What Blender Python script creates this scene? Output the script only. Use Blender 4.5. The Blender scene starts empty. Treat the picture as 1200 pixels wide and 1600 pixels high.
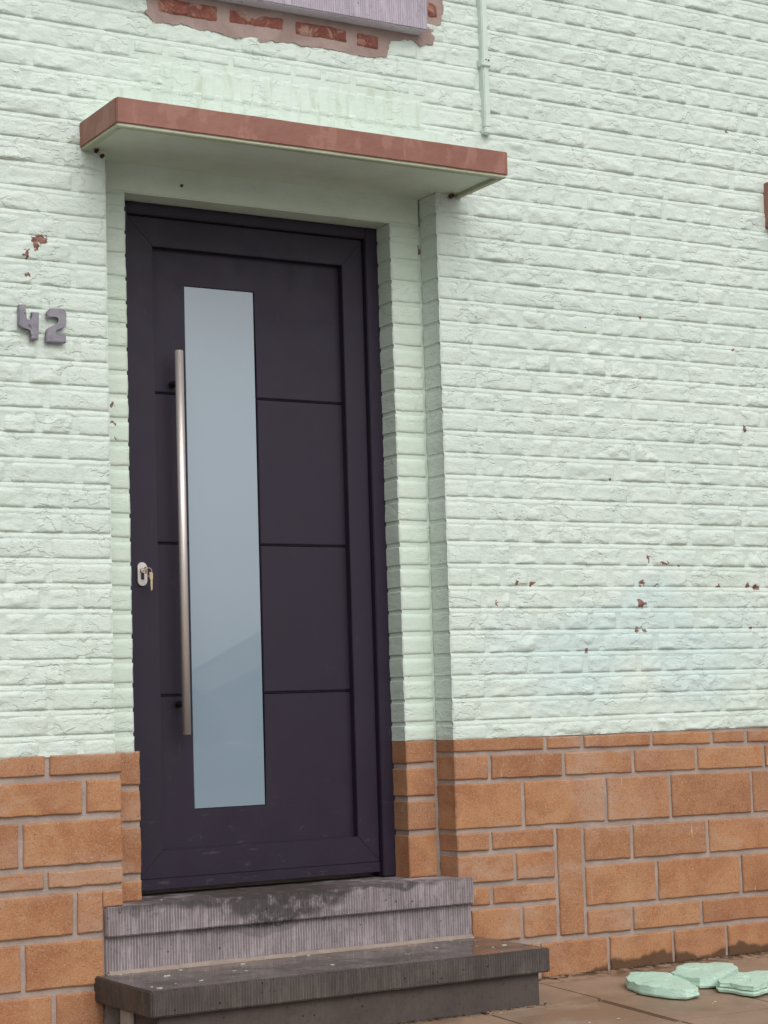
import bpy, bmesh, math, random
import numpy as np
from mathutils import Matrix, Vector
from mathutils.geometry import tessellate_polygon
random.seed(7)
sc = bpy.context.scene
col = sc.collection
# ------------------------------------------------------------------ camera
CF, CY, CP, CR = 3036.18, 0.537538, 0.0981065, -0.0303684      # focal (px of 1200x1600), yaw, pitch, roll
C0 = np.array([-2.245472, -5.350735, 0.554410])
FW = np.array([math.sin(CY)*math.cos(CP), math.cos(CY)*math.cos(CP), math.sin(CP)])
_rt = np.array([math.cos(CY), -math.sin(CY), 0.0]); _up = np.cross(_rt, FW)
RT = _rt*math.cos(CR)+_up*math.sin(CR); UP = -_rt*math.sin(CR)+_up*math.cos(CR)
cd = bpy.data.cameras.new('camera'); cam = bpy.data.objects.new('camera', cd); col.objects.link(cam)
cam.matrix_world = Matrix(((RT[0], UP[0], -FW[0], C0[0]), (RT[1], UP[1], -FW[1], C0[1]), (RT[2], UP[2], -FW[2], C0[2]), (0, 0, 0, 1)))
cd.sensor_fit = 'VERTICAL'; cd.sensor_height = 24.0; cd.lens = CF/1600*24.0
cd.clip_start = 0.05; cd.clip_end = 1500
sc.camera = cam
# ------------------------------------------------------------------ sky, sun, exposure
SUN_EL, SUN_ROT = math.radians(44), math.radians(184)
w = bpy.data.worlds.new('World'); sc.world = w; w.use_nodes = True
nt = w.node_tree; nt.nodes.clear()
sky = nt.nodes.new('ShaderNodeTexSky'); sky.sky_type = 'NISHITA'; sky.sun_disc = False
sky.sun_elevation = SUN_EL; sky.sun_rotation = SUN_ROT; sky.dust_density = 6.0; sky.air_density = 1.0; sky.ozone_density = 1.0
hs = nt.nodes.new('ShaderNodeHueSaturation'); hs.inputs['Saturation'].default_value = 0.22
bg = nt.nodes.new('ShaderNodeBackground'); bg.inputs['Strength'].default_value = 0.125
wo = nt.nodes.new('ShaderNodeOutputWorld')
nt.links.new(sky.outputs[0], hs.inputs['Color']); nt.links.new(hs.outputs[0], bg.inputs['Color']); nt.links.new(bg.outputs[0], wo.inputs['Surface'])
sl = bpy.data.lights.new('sun', 'SUN'); sl.energy = 0.8; sl.angle = math.radians(100); sl.color = (1.0, 0.975, 0.945)
so = bpy.data.objects.new('sun', sl); col.objects.link(so)
sd = Vector((math.sin(SUN_ROT)*math.cos(SUN_EL), math.cos(SUN_ROT)*math.cos(SUN_EL), math.sin(SUN_EL)))
so.rotation_euler = sd.to_track_quat('Z', 'Y').to_euler()
sc.view_settings.view_transform = 'Standard'; sc.view_settings.look = 'None'; sc.view_settings.gamma = 1.0
sc.view_settings.exposure = -0.03

# ------------------------------------------------------------------ pixel helpers (photo pixels, 1200x1600)
def ray(u, v): return FW*CF+RT*(u-600)-UP*(v-800)
def onY(u, v, Y=0.0):
    d = ray(u, v); t = (Y-C0[1])/d[1]; return C0+t*d
def pj(x, y, z):
    d = np.array([x, y, z])-C0; k = CF/(d@FW); return 600+k*(d@RT), 800-k*(d@UP)

# ------------------------------------------------------------------ noise (numpy)
def _h(ix, iy, iz, s):
    n = (ix*374761393+iy*668265263+iz*2147483647+s*1274126177) & 0xffffffff
    n = ((n ^ (n >> 13))*1274126177) & 0xffffffff
    n = ((n ^ (n >> 16))*2246822519) & 0xffffffff
    return ((n ^ (n >> 15)) & 0xffffff)/float(0xffffff)
def vn(x, y, z, s=0):
    x = np.asarray(x, float); y = np.asarray(y, float)+x*0; z = np.asarray(z, float)+x*0
    xi = np.floor(x).astype(np.int64); yi = np.floor(y).astype(np.int64); zi = np.floor(z).astype(np.int64)
    fx, fy, fz = x-xi, y-yi, z-zi
    fx = fx*fx*(3-2*fx); fy = fy*fy*(3-2*fy); fz = fz*fz*(3-2*fz)
    r = 0
    for a in (0, 1):
        for b in (0, 1):
            for c in (0, 1):
                r = r+_h(xi+a, yi+b, zi+c, s)*(fx if a else 1-fx)*(fy if b else 1-fy)*(fz if c else 1-fz)
    return r*2-1
def fbm(x, y, z, s=0, o=3):
    r = 0; a = 1; t = 0
    for i in range(o):
        r = r+a*vn(x*2**i, y*2**i, z*2**i, s+i*17); t += a; a *= .5
    return r/t
def sstep(a, b, x):
    t = np.clip((x-a)/(b-a), 0, 1); return t*t*(3-2*t)

# ------------------------------------------------------------------ object helpers
def tag(o, label=None, cat=None, group=None, kind=None):
    for k, v in (('label', label), ('category', cat), ('group', group), ('kind', kind)):
        if v: o[k] = v
    return o
def empty(name, loc, label, cat, group=None):
    o = bpy.data.objects.new(name, None); col.objects.link(o); o.location = loc; o.empty_display_size = .1
    return tag(o, label, cat, group)
def link(name, me, m, parent=None, smooth=False):
    if m is not None: me.materials.append(m)
    if smooth:
        me.polygons.foreach_set('use_smooth', [True]*len(me.polygons))
        if smooth != True: me.set_sharp_from_angle(angle=smooth)
    o = bpy.data.objects.new(name, me); col.objects.link(o)
    if parent is not None:
        o.parent = parent
        o.matrix_parent_inverse = Matrix.Translation(-wloc(parent))
    return o
def wloc(o):
    v = Vector((0, 0, 0)); return o.location.copy() if o.type == 'EMPTY' else v
def raw(name, v, f, m, parent=None, smooth=False):
    me = bpy.data.meshes.new(name); me.from_pydata([tuple(p) for p in v], [], f); me.update()
    return link(name, me, m, parent, smooth)
def bm_obj(name, bm, m, parent=None, smooth=False):
    bmesh.ops.recalc_face_normals(bm, faces=bm.faces)
    me = bpy.data.meshes.new(name); bm.to_mesh(me); bm.free()
    return link(name, me, m, parent, smooth)
def add_box(bm, x0, x1, y0, y1, z0, z1, bev=0.0, seg=2):
    r = bmesh.ops.create_cube(bm, size=1.0)
    vs = r['verts']
    for v in vs:
        v.co = Vector(((x0+x1)/2+v.co.x*(x1-x0), (y0+y1)/2+v.co.y*(y1-y0), (z0+z1)/2+v.co.z*(z1-z0)))
    if bev > 0:
        es = {e for v in vs for e in v.link_edges}
        bmesh.ops.bevel(bm, geom=list(es), offset=bev, segments=seg, affect='EDGES', clamp_overlap=True)
def box(name, x0, x1, y0, y1, z0, z1, m, parent=None, bev=0.002, seg=2):
    bm = bmesh.new(); add_box(bm, x0, x1, y0, y1, z0, z1, bev, seg)
    return bm_obj(name, bm, m, parent)
def prism(name, pts, y0, y1, m, parent=None, bev=0.0, seg=2):
    """polygon in (x,z), extruded from y0 (front) to y1"""
    bm = bmesh.new()
    a = [bm.verts.new((x, y0, z)) for x, z in pts]; b = [bm.verts.new((x, y1, z)) for x, z in pts]
    n = len(pts)
    if n > 60:
        for t in tessellate_polygon([[Vector((x, z, 0)) for x, z in pts]]): bm.faces.new([a[i] for i in t])
    else: ff = bm.faces.new(a); bm.faces.new(b[::-1])
    for i in range(n): bm.faces.new((a[i], b[i], b[(i+1) % n], a[(i+1) % n]))
    if bev > 0: bmesh.ops.bevel(bm, geom=list(ff.edges), offset=bev, segments=seg, affect='EDGES', clamp_overlap=True)
    bmesh.ops.triangulate(bm, faces=[f for f in bm.faces if len(f.verts) > 4])
    return bm_obj(name, bm, m, parent)
def tube(bm, p0, p1, r, seg=20, r2=None):
    p0 = Vector(p0); p1 = Vector(p1); d = p1-p0
    M = Matrix.Translation((p0+p1)/2) @ d.to_track_quat('Z', 'Y').to_matrix().to_4x4()
    bmesh.ops.create_cone(bm, cap_ends=True, segments=seg, radius1=r, radius2=r if r2 is None else r2, depth=d.length, matrix=M)

# ------------------------------------------------------------------ materials
class Mat:
    def __init__(s, name, rough=.6, metal=0.0, spec=.5, base=(.5, .5, .5)):
        s.m = bpy.data.materials.new(name); s.m.use_nodes = True
        s.t = s.m.node_tree; s.n = s.t.nodes; s.l = s.t.links
        s.b = s.n['Principled BSDF']
        s.b.inputs['Roughness'].default_value = rough; s.b.inputs['Metallic'].default_value = metal
        s.b.inputs['Specular IOR Level'].default_value = spec; s.b.inputs['Base Color'].default_value = (*base, 1)
        s.geo = s.n.new('ShaderNodeNewGeometry'); s.pos = s.geo.outputs['Position']
        sp = s.n.new('ShaderNodeSeparateXYZ'); s.l.new(s.pos, sp.inputs[0]); s.x, s.y, s.z = sp.outputs
        nsp = s.n.new('ShaderNodeSeparateXYZ'); s.l.new(s.geo.outputs['Normal'], nsp.inputs[0]); s.nz = nsp.outputs[2]
    def put(s, sock, v):
        if hasattr(v, 'is_output'): s.l.new(v, sock)
        elif isinstance(v, tuple) and len(v) == 3 and sock.type == 'RGBA': sock.default_value = (*v, 1)
        else: sock.default_value = v
    def math(s, op, a, b=0.0, c=0.0, clamp=False):
        n = s.n.new('ShaderNodeMath'); n.operation = op; n.use_clamp = clamp
        for i, v in enumerate((a, b, c)): s.put(n.inputs[i], v)
        return n.outputs[0]
    def add(s, a, b): return s.math('ADD', a, b)
    def mul(s, a, b): return s.math('MULTIPLY', a, b)
    def vec(s, x, y, z):
        n = s.n.new('ShaderNodeCombineXYZ')
        for i, v in enumerate((x, y, z)): s.put(n.inputs[i], v)
        return n.outputs[0]
    def scl(s, sx, sy, sz, off=0.0):
        return s.vec(s.math('MULTIPLY_ADD', s.x, sx, off), s.math('MULTIPLY_ADD', s.y, sy, off), s.math('MULTIPLY_ADD', s.z, sz, off))
    def noise(s, scale, detail=3, rough=.55, dist=0.0, v=None, colr=False):
        n = s.n.new('ShaderNodeTexNoise'); s.l.new(s.pos if v is None else v, n.inputs['Vector'])
        n.inputs['Scale'].default_value = scale; n.inputs['Detail'].default_value = detail
        n.inputs['Roughness'].default_value = rough; n.inputs['Distortion'].default_value = dist
        return n.outputs['Color' if colr else 'Fac']
    def ramp(s, v, a, b, lo=0.0, hi=1.0, smooth=True):
        n = s.n.new('ShaderNodeMapRange'); n.interpolation_type = 'SMOOTHSTEP' if smooth else 'LINEAR'
        s.put(n.inputs['Value'], v)
        for i, k in zip((a, b, lo, hi), ('From Min', 'From Max', 'To Min', 'To Max')): n.inputs[k].default_value = i
        return n.outputs[0]
    def mix(s, f, a, b, mode='MIX'):
        n = s.n.new('ShaderNodeMix'); n.data_type = 'RGBA'; n.blend_type = mode
        s.put(n.inputs[0], f); s.put(n.inputs[6], a); s.put(n.inputs[7], b)
        return n.outputs[2]
    def voro(s, scale, v=None, feature='DISTANCE_TO_EDGE'):
        n = s.n.new('ShaderNodeTexVoronoi'); n.feature = feature; s.l.new(s.pos if v is None else v, n.inputs['Vector'])
        n.inputs['Scale'].default_value = scale
        return n.outputs['Distance']
    def warp(s, amt, scale, v=None):
        c = s.noise(scale, 2, .5, 0, v, True)
        n = s.n.new('ShaderNodeVectorMath'); n.operation = 'MULTIPLY_ADD'
        s.l.new(c, n.inputs[0]); n.inputs[1].default_value = (amt,)*3; s.l.new(s.pos if v is None else v, n.inputs[2])
        return n.outputs[0]
    def spot(s, x, z, rx, rz, v=None):
        """0 inside, grows outwards (in units of the radius)"""
        if v is None: X, Z = s.x, s.z
        else:
            sp = s.n.new('ShaderNodeSeparateXYZ'); s.l.new(v, sp.inputs[0]); X, _, Z = sp.outputs
        a = s.math('MULTIPLY_ADD', X, 1/rx, -x/rx); b = s.math('MULTIPLY_ADD', Z, 1/rz, -z/rz)
        return s.math('SQRT', s.add(s.mul(a, a), s.mul(b, b)))
    def rnd(s):
        n = s.n.new('ShaderNodeObjectInfo'); return n.outputs['Random']
    def color(s, v): s.put(s.b.inputs['Base Color'], v)
    def rough(s, v): s.put(s.b.inputs['Roughness'], v)
    def bump(s, h, strength=1.0):
        n = s.n.new('ShaderNodeBump'); n.inputs['Strength'].default_value = strength; n.inputs['Distance'].default_value = 1.0
        s.l.new(h, n.inputs['Height']); s.l.new(n.outputs[0], s.b.inputs['Normal'])

def paint_material(name, a, b, chips=True, relief=1.0, extra=''):
    M = Mat(name, .62, 0, .35)
    c = M.mix(M.ramp(M.noise(2.3, 3), .35, .65), a, b)
    c = M.mix(M.ramp(M.noise(38, 2, .6), .4, .75, 0, .35), c, tuple(.9*k for k in a))
    if 'wall' in extra:
        # bluish re-painted patch on the right-hand wall
        sp = M.spot(1.95+.25, .72+.25, .62, .17, M.warp(.5, 2.5))
        c = M.mix(M.ramp(sp, 1.15, .55, 0, .75), c, (.53, .66, .65))
        vs = M.voro(24, None, 'F1')
        c = M.mix(M.mul(M.ramp(vs, .085, .05), M.ramp(M.noise(3.1, 1), .58, .68)), c, (.10, .075, .05))
    if 'runs' in extra:
        # green growth in runs above the canopy
        st = M.noise(1.0, 4, .6, .4, M.scl(26, 26, 5))
        c = M.mix(M.mul(M.ramp(st, .50, .72), .5), c, (.40, .45, .31))
    if 'niche' in extra:
        c = M.mix(M.mul(M.ramp(M.z, 1.3, 2.25), M.ramp(M.noise(7, 3), .35, .7, .05, .4)), c, (.45, .52, .41))
        c = M.mix(M.ramp(M.noise(2.5, 2), .4, .7, .05, .35), c, (.54, .65, .53))
        vs = M.voro(30, None, 'F1')
        c = M.mix(M.mul(M.ramp(vs, .075, .045), M.ramp(M.noise(3.1, 1), .55, .66)), c, (.10, .075, .05))
    h = M.mul(M.noise(240, 2, .6), .0005*relief)
    an = M.scl(1, 1, 1.9)
    h = M.add(h, M.mul(M.noise(36, 3, .62, 0, an), .0036*relief))
    # flaked plateaus
    wv2 = M.warp(.03, 16, an)
    fl = M.noise(17, 3, .55, 0, wv2)
    msk = M.ramp(M.noise(6.5, 1), .42, .60)
    h = M.add(h, M.mul(M.mul(M.ramp(fl, .46, .505), msk), .0020*relief))
    # hairline cracks follow the contour of a noise field
    cr = M.math('ABSOLUTE', M.math('SUBTRACT', M.noise(10.5, 3, .5, 0, M.scl(1, 1, 1.2, 3.7)), .5))
    crm = M.mul(M.ramp(cr, .011, .002), M.ramp(M.noise(8, 1, .5, 0, M.scl(1, 1, 1, 7.7)), .68, .80))
    h = M.add(h, M.mul(crm, -.0010*relief))
    c = M.mix(M.mul(crm, .10*min(relief, 1)), c, (.30, .32, .27))
    if chips:
        wv3 = M.warp(.034, 75)
        tot = None
        for (x, z, rx, rz, yy) in CHIPS:
            if (yy > 0) != ('niche' in extra): continue
            s_ = M.ramp(M.spot(x+.017, z+.017, rx, rz, wv3), 1.0, .86)
            tot = s_ if tot is None else M.math('MAXIMUM', tot, s_)
        c = M.mix(tot, c, M.mix(M.ramp(M.noise(70, 3), .4, .62), (.15, .062, .055), (.26, .15, .11)))
    M.color(c); M.bump(h)
    return M.m
def _c(u, v, ru, rv, Y=0.0):
    ru *= .82; rv *= .82
    p = onY(u, v, Y); q = onY(u+ru, v, Y); return (float(p[0]), float(p[2]), float(abs(q[0]-p[0])), rv*.0021, Y)
CHIPS = [_c(62, 374, 17, 8), _c(55, 384, 6, 10), _c(40, 396, 6, 9), _c(43, 428, 5, 4), _c(1001, 943, 9, 9), _c(1003, 911, 7, 6), _c(1014, 872, 3, 9),
         _c(1037, 880, 10, 3), _c(1026, 913, 6, 2), _c(1168, 915, 5, 5), _c(1180, 917, 6, 7), _c(1122, 917, 4, 3), _c(996, 984, 4, 6), _c(1008, 986, 4, 3),
         _c(1173, 981, 3, 4), _c(808, 910, 3, 5), _c(832, 912, 6, 3), _c(917, 1017, 3, 6), _c(1163, 671, 3, 7), _c(953, 748, 2, 3), _c(1000, 496, 3, 2),
         _c(1135, 205, 2, 6), _c(174, 631, 4, 6, .105), _c(177, 659, 5, 5, .105), _c(181, 686, 2, 3, .105), _c(776, 942, 3, 4), _c(1145, 547, 3, 3),
         _c(654, 392, 3, 9, .105), _c(1061, 885, 3, 2), _c(651, 327, 5, 8, .105)]
PAINT = paint_material('mint_paint', (.580, .668, .603), (.615, .694, .638), True, 1.0, 'wall')
PAINT_NICHE = paint_material('mint_paint_niche', (.568, .668, .590), (.602, .694, .624), True, .5, 'niche')
PAINT_SMOOTH = paint_material('mint_paint_smooth', (.61, .70, .61), (.64, .72, .635), False, .3, 'niche')  # base colour raised to stand in for light bounced onto the canopy soffit
PAINT_RUNS = paint_material('mint_paint_streaked', (.570, .668, .598), (.605, .694, .632), False, .6, 'runs')
PAINT_CONDUIT = paint_material('mint_paint_conduit', (.565, .662, .595), (.598, .688, .628), False, .3)
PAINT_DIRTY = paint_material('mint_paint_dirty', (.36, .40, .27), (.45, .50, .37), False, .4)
PAINT_RUBBLE = paint_material('mint_paint_rubble', (.43, .640, .52), (.49, .68, .57), False, 1.0)

def plinth_brick_material():
    M = Mat('orange_brick', .85, 0, .25)
    r = M.rnd()
    off = M.vec(M.mul(r, 37.0), M.mul(r, 11.0), M.mul(r, 23.0))
    n = M.n.new('ShaderNodeVectorMath'); n.operation = 'ADD'; M.l.new(M.pos, n.inputs[0]); M.l.new(off, n.inputs[1]); v = n.outputs[0]
    c = M.mix(M.ramp(M.noise(7, 4, .6, .5, v), .36, .64), (.43, .215, .105), (.335, .145, .070))
    c = M.mix(M.ramp(M.noise(4.5, 3, .6, .3, v), .52, .72, 0, .7), c, (.45, .255, .135))
    c = M.mix(M.ramp(r, .6, 1.0, 0, .4), c, (.40, .23, .14))
    c = M.mix(M.ramp(M.math('FRACT', M.mul(r, 7.31)), .35, 1.0, 0, .4), c, (.255, .115, .062))
    c = M.mix(M.ramp(M.noise(26, 5, .7, .3), .55, .72, 0, .45), c, (.40, .27, .19))
    c = M.mix(M.ramp(M.noise(3.0, 4, .65, .4, M.scl(1, 1, 1.8, 9.1)), .50, .68, 0, .65), c, (.44, .295, .215))
    c = M.mix(M.ramp(M.noise(210, 3, .75), .50, .70, 0, .6), c, (.52, .36, .25))
    c = M.mix(M.ramp(M.noise(170, 3, .75, 0, M.scl(1, 1, 1, 4.0)), .55, .72, 0, .7), c, (.13, .05, .025))
    # lime runs dripping from the painted edge
    dr = M.mul(M.ramp(M.noise(1.0, 2, .5, 0, M.scl(95, 95, 5)), .71, .76), M.ramp(M.noise(6, 1), .5, .6))
    c = M.mix(M.mul(dr, .75), c, (.62, .52, .42))
    # damp line rising from the pavement
    edge = M.add(M.mul(M.noise(5.5, 4, .55, .2, M.scl(1, 1, .4)), .15), M.mul(M.x, .035))
    wet = M.math('SUBTRACT', edge, M.add(M.z, .478))
    c = M.mix(M.ramp(wet, -.004, .012, 0, .85), c, (.075, .042, .022))
    M.color(c); M.rough(M.ramp(wet, -.004, .012, .85, .5))
    h = M.add(M.mul(M.noise(240, 3, .7), .0022), M.mul(M.noise(45, 4, .6), .0026))
    pit = M.ramp(M.voro(75, None, 'F1'), .22, .1)
    h = M.add(h, M.mul(M.mul(pit, M.ramp(M.noise(30, 2), .55, .62)), -.0016))
    M.bump(h)
    return M.m
BRICK = plinth_brick_material()
def simple(name, a, b, sc_=9, rough=.8, metal=0, spec=.4, fine=.0006, fs=300, med=.0015, ms=50, lo=.35, hi=.65):
    M = Mat(name, rough, metal, spec)
    c = M.mix(M.ramp(M.noise(sc_, 4, .6, .3), lo, hi), a, b)
    c = M.mix(M.ramp(M.noise(120, 3, .65), .45, .8, 0, .35), c, tuple(.7*k for k in a))
    M.color(c); M.bump(M.add(M.mul(M.noise(fs, 3, .6), fine), M.mul(M.noise(ms, 4, .6), med)))
    return M.m
MORTAR = simple('pinkish_mortar', (.40, .325, .285), (.325, .262, .230), 11, .92, 0, .2, .0016, 240, .003, 60)
PATCH_MORTAR = simple('smeared_mortar', (.36, .275, .25), (.28, .205, .185), 9, .92, 0, .2, .0012, 240, .003, 40)
def red_brick():
    M = Mat('old_red_brick', .9, 0, .2)
    c = M.mix(M.ramp(M.noise(16, 4, .65, .6), .42, .62), (.26, .098, .075), (.19, .068, .054))
    c = M.mix(M.ramp(M.noise(21, 5, .7, .8, M.scl(1, 1, 1, 5.3)), .50, .64, 0, .75), c, (.40, .26, .20))
    M.color(c); M.bump(M.add(M.mul(M.noise(90, 5, .7), .006), M.mul(M.noise(30, 3), .006)))
    return M.m
RED_BRICK = red_brick()
def fascia():
    M = Mat('red_brown_paint', .55, 0, .4)
    c = M.mix(M.ramp(M.noise(6, 4, .6, .3), .35, .65), (.270, .122, .090), (.235, .100, .073))
    pt = M.noise(1.0, 3, .55, .3, M.scl(13, 13, 7))
    c = M.mix(M.ramp(pt, .54, .60, 0, .55), c, (.335, .165, .132))
    c = M.mix(M.ramp(M.noise(30, 5, .7), .58, .75, 0, .5), c, (.22, .09, .06))
    eg = M.ramp(M.add(M.z, M.mul(M.noise(60, 3), .006)), 2.2465, 2.2445)
    c = M.mix(M.mul(eg, .75), c, (.40, .36, .25))
    M.color(c); M.bump(M.add(M.mul(M.noise(200, 3), .0005), M.mul(M.noise(28, 4), .003)))
    return M.m
FASCIA = fascia()
def bluestone(name, a, b, dirt, freq, stain=None, wet=False, groove=1.0, rough=.75):
    M = Mat(name, rough, 0, .4)
    wob = M.mul(M.noise(9, 2), .0035)
    gx = M.math('SINE', M.mul(M.add(M.x, wob), 2*math.pi*freq))
    gr = M.ramp(gx, -.2, .75)                       # 1 on the ridges, 0 in the chiselled lines
    brk = M.ramp(M.noise(1.0, 3, .6, 0, M.scl(70, 30, 9)), .34, .56, .35, 1)
    c = M.mix(M.ramp(M.noise(6, 5, .65, .4), .35, .68), a, b)
    c = M.mix(M.ramp(M.noise(60, 4, .7), .5, .75, 0, .5), c, dirt)
    fr = M.ramp(M.math('ABSOLUTE', M.nz), .5, .2)    # grooves sit on the upright faces
    if wet: fr = M.add(M.mul(fr, .75), .25)
    gd = M.mul(M.mul(M.math('SUBTRACT', 1.0, gr), brk), fr)
    c = M.mix(M.mul(gd, .62*groove), c, dirt)
    if stain:
        wv = M.warp(.10, 7); brk2 = M.ramp(M.noise(24, 4, .7), .28, .55)
        for (x, z, rx, rz, kk) in stain:
            s_ = M.mul(M.ramp(M.spot(x+.05, z+.05, rx, rz, wv), 1.2, .75), brk2)
            c = M.mix(M.mul(s_, kk), c, tuple(.6*k for k in dirt))
        top = M.mul(M.ramp(M.nz, .5, .9), M.mul(M.ramp(M.x, .16, .36), M.ramp(M.x, 1.0, .72)))
        c = M.mix(M.mul(top, M.ramp(M.noise(14, 4), .3, .6, .4, .85)), c, (.055, .042, .036))
    pit = M.mul(M.ramp(M.voro(40, None, 'F1'), .16, .09), M.ramp(M.noise(11, 2), .52, .60))
    c = M.mix(M.mul(pit, .8), c, tuple(.35*k for k in dirt))
    M.color(c)
    h = M.add(M.mul(M.mul(gd, -.0022), groove), M.mul(M.noise(150, 4, .65), .0011))
    h = M.add(h, M.mul(pit, -.002))
    if wet:
        M.rough(M.add(M.ramp(M.nz, .5, .9, .55, .10), M.mul(M.ramp(M.noise(8, 4, .65), .38, .66), .25)))
        h = M.mul(h, M.ramp(M.nz, .5, .9, 1.0, .22))
    M.bump(h)
    return M.m
STONE_LIGHT = bluestone('pale_bluestone', (.41, .355, .375), (.30, .255, .268), (.085, .070, .072), 112, [(.55, -.040, .24, .060, .9), (.60, -.012, .60, .018, .75), (.50, -.105, .34, .020, .35), (.15, -.02, .16, .014, .5)])
STONE_DARK = bluestone('wet_dark_bluestone', (.120, .100, .092), (.080, .065, .060), (.026, .021, .02), 112, None, True, .8)
STONE_BASE = bluestone('dark_base_stone', (.085, .068, .062), (.066, .052, .047), (.030, .024, .02), 60, None, False, .1)
SILL = bluestone('lilac_sill_stone', (.52, .46, .53), (.46, .41, .48), (.26, .22, .27), 118, None, False, .9, .7)
def door_mat():
    M = Mat('aubergine_powder_coat', .48, 0, .3)
    c = M.mix(M.ramp(M.noise(5, 3), .3, .7), (.0215, .0150, .0300), (.0202, .0141, .0282))
    c = M.mix(M.mul(M.ramp(M.noise(1.0, 4, .7, 0, M.scl(30, 30, 9)), .62, .8), .3), c, (.075, .06, .068))
    sc2 = M.mul(M.ramp(M.noise(1.0, 4, .7, .5, M.scl(18, 18, 60)), .60, .72), M.ramp(M.z, .45, .0, .05, .5))
    c = M.mix(sc2, c, (.10, .085, .085))
    M.color(c); M.rough(M.ramp(M.noise(9, 4), .3, .7, .40, .54))
    M.bump(M.mul(M.noise(900, 2, .5), .00025))
    return M.m
DOOR = door_mat()
def glass_mat():
    M = Mat('satin_glass', .35, 0, .5, (.17, .215, .265))
    M.b.inputs['Coat Weight'].default_value = 1.0; M.b.inputs['Coat Roughness'].default_value = .012; M.b.inputs['Coat IOR'].default_value = 1.85
    c = M.mix(M.ramp(M.noise(2.0, 2), .3, .7), (.205, .275, .340), (.212, .282, .347))
    M.color(c)
    return M.m
GLASS = glass_mat()
def metal(name, a, rough, metalness=1.0, stretch=(40, 40, 40), amp=.0002, var=.15):
    M = Mat(name, rough, metalness, .5)
    n = M.noise(1.0, 4, .65, 0, M.scl(*stretch))
    M.color(M.mix(M.ramp(n, .3, .7), a, tuple(.8*k for k in a)))
    M.rough(M.ramp(n, .3, .7, rough-var*.5, rough+var)); M.bump(M.mul(n, amp))
    return M.m
STEEL = metal('brushed_steel', (.84, .77, .74), .42, .72, (500, 500, 14), .0001, .12)
STEEL_PLATE = metal('satin_steel_plate', (.70, .66, .64), .42, 1, (300, 300, 30), .0001)
BRASS = metal('worn_brass', (.62, .50, .33), .32)
DARK_METAL = metal('black_metal', (.02, .018, .018), .45, .3)
RUST = simple('rust', (.10, .035, .018), (.05, .02, .012), 60, .9)
def digit_mat():
    M = Mat('lilac_zinc', .5, .15, .5)
    c = M.mix(M.ramp(M.noise(26, 4, .65, .4), .35, .65), (.195, .182, .225), (.255, .238, .275))
    c = M.mix(M.ramp(M.noise(38, 3, .6), .62, .68), c, (.045, .035, .06))
    c = M.mix(M.ramp(M.noise(45, 4, .7), .6, .75, 0, .5), c, (.33, .22, .19))
    M.color(c); M.bump(M.mul(M.noise(120, 4), .0012))
    return M.m
DIGIT = digit_mat()
def paving_mat():
    M = Mat('wet_concrete_slab', .6, 0, .4)
    r = M.rnd()
    c = M.mix(M.ramp(M.noise(5, 5, .65, .3), .35, .65), (.345, .235, .165), (.28, .185, .125))
    c = M.mix(M.ramp(r, 0, 1, 0, .35), c, (.25, .185, .145))
    c = M.mix(M.ramp(M.noise(150, 3, .7), .5, .75, 0, .5), c, (.36, .26, .19))
    c = M.mix(M.ramp(M.noise(170, 3, .7, 0, M.scl(1, 1, 1, 2.0)), .56, .75, 0, .6), c, (.07, .04, .025))
    wet = M.ramp(M.noise(3.2, 3, .6), .45, .62)
    c = M.mix(M.mul(wet, .45), c, (.19, .12, .078))
    mo = M.mul(M.ramp(M.y, -.16, -.02), M.ramp(M.noise(22, 4), .42, .58))
    c = M.mix(M.mul(mo, .85), c, (.055, .036, .02))
    M.color(c); M.rough(M.ramp(wet, 0, 1, .7, .3))
    M.bump(M.add(M.mul(M.noise(280, 3, .7), .0012), M.mul(M.noise(40, 4), .0015)))
    return M.m
PAVING = paving_mat()
SOIL = simple('dark_joint_soil', (.050, .033, .02), (.085, .058, .036), 30, .95, 0, .2, .001, 120, .001, 40)
ASPHALT = simple('street_paving', (.36, .34, .32), (.31, .29, .275), 5, .85, 0, .3, .002, 200, .001, 40)
KERB = simple('concrete_kerb', (.32, .30, .27), (.26, .24, .22), 8, .85)
FLAKE = simple('paint_flake', (.50, .44, .37), (.46, .50, .41), 15, .7)

# ------------------------------------------------------------------ dimensions (metres; wall face y=0, x right, z up, 0 = door bottom)
W_, D1, D2 = 1.1815, .1051, .1924
XI, XIR, ZLIN, ZSOF = .108, 1.063, 2.1546, 2.240
ZR, CS, BH = .4911, .0735, .0608
PL_TOP = .430
house = empty('brick_house', (0, 0, -.36), 'mint green painted brick house front above an orange brick plinth', 'house')

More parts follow.
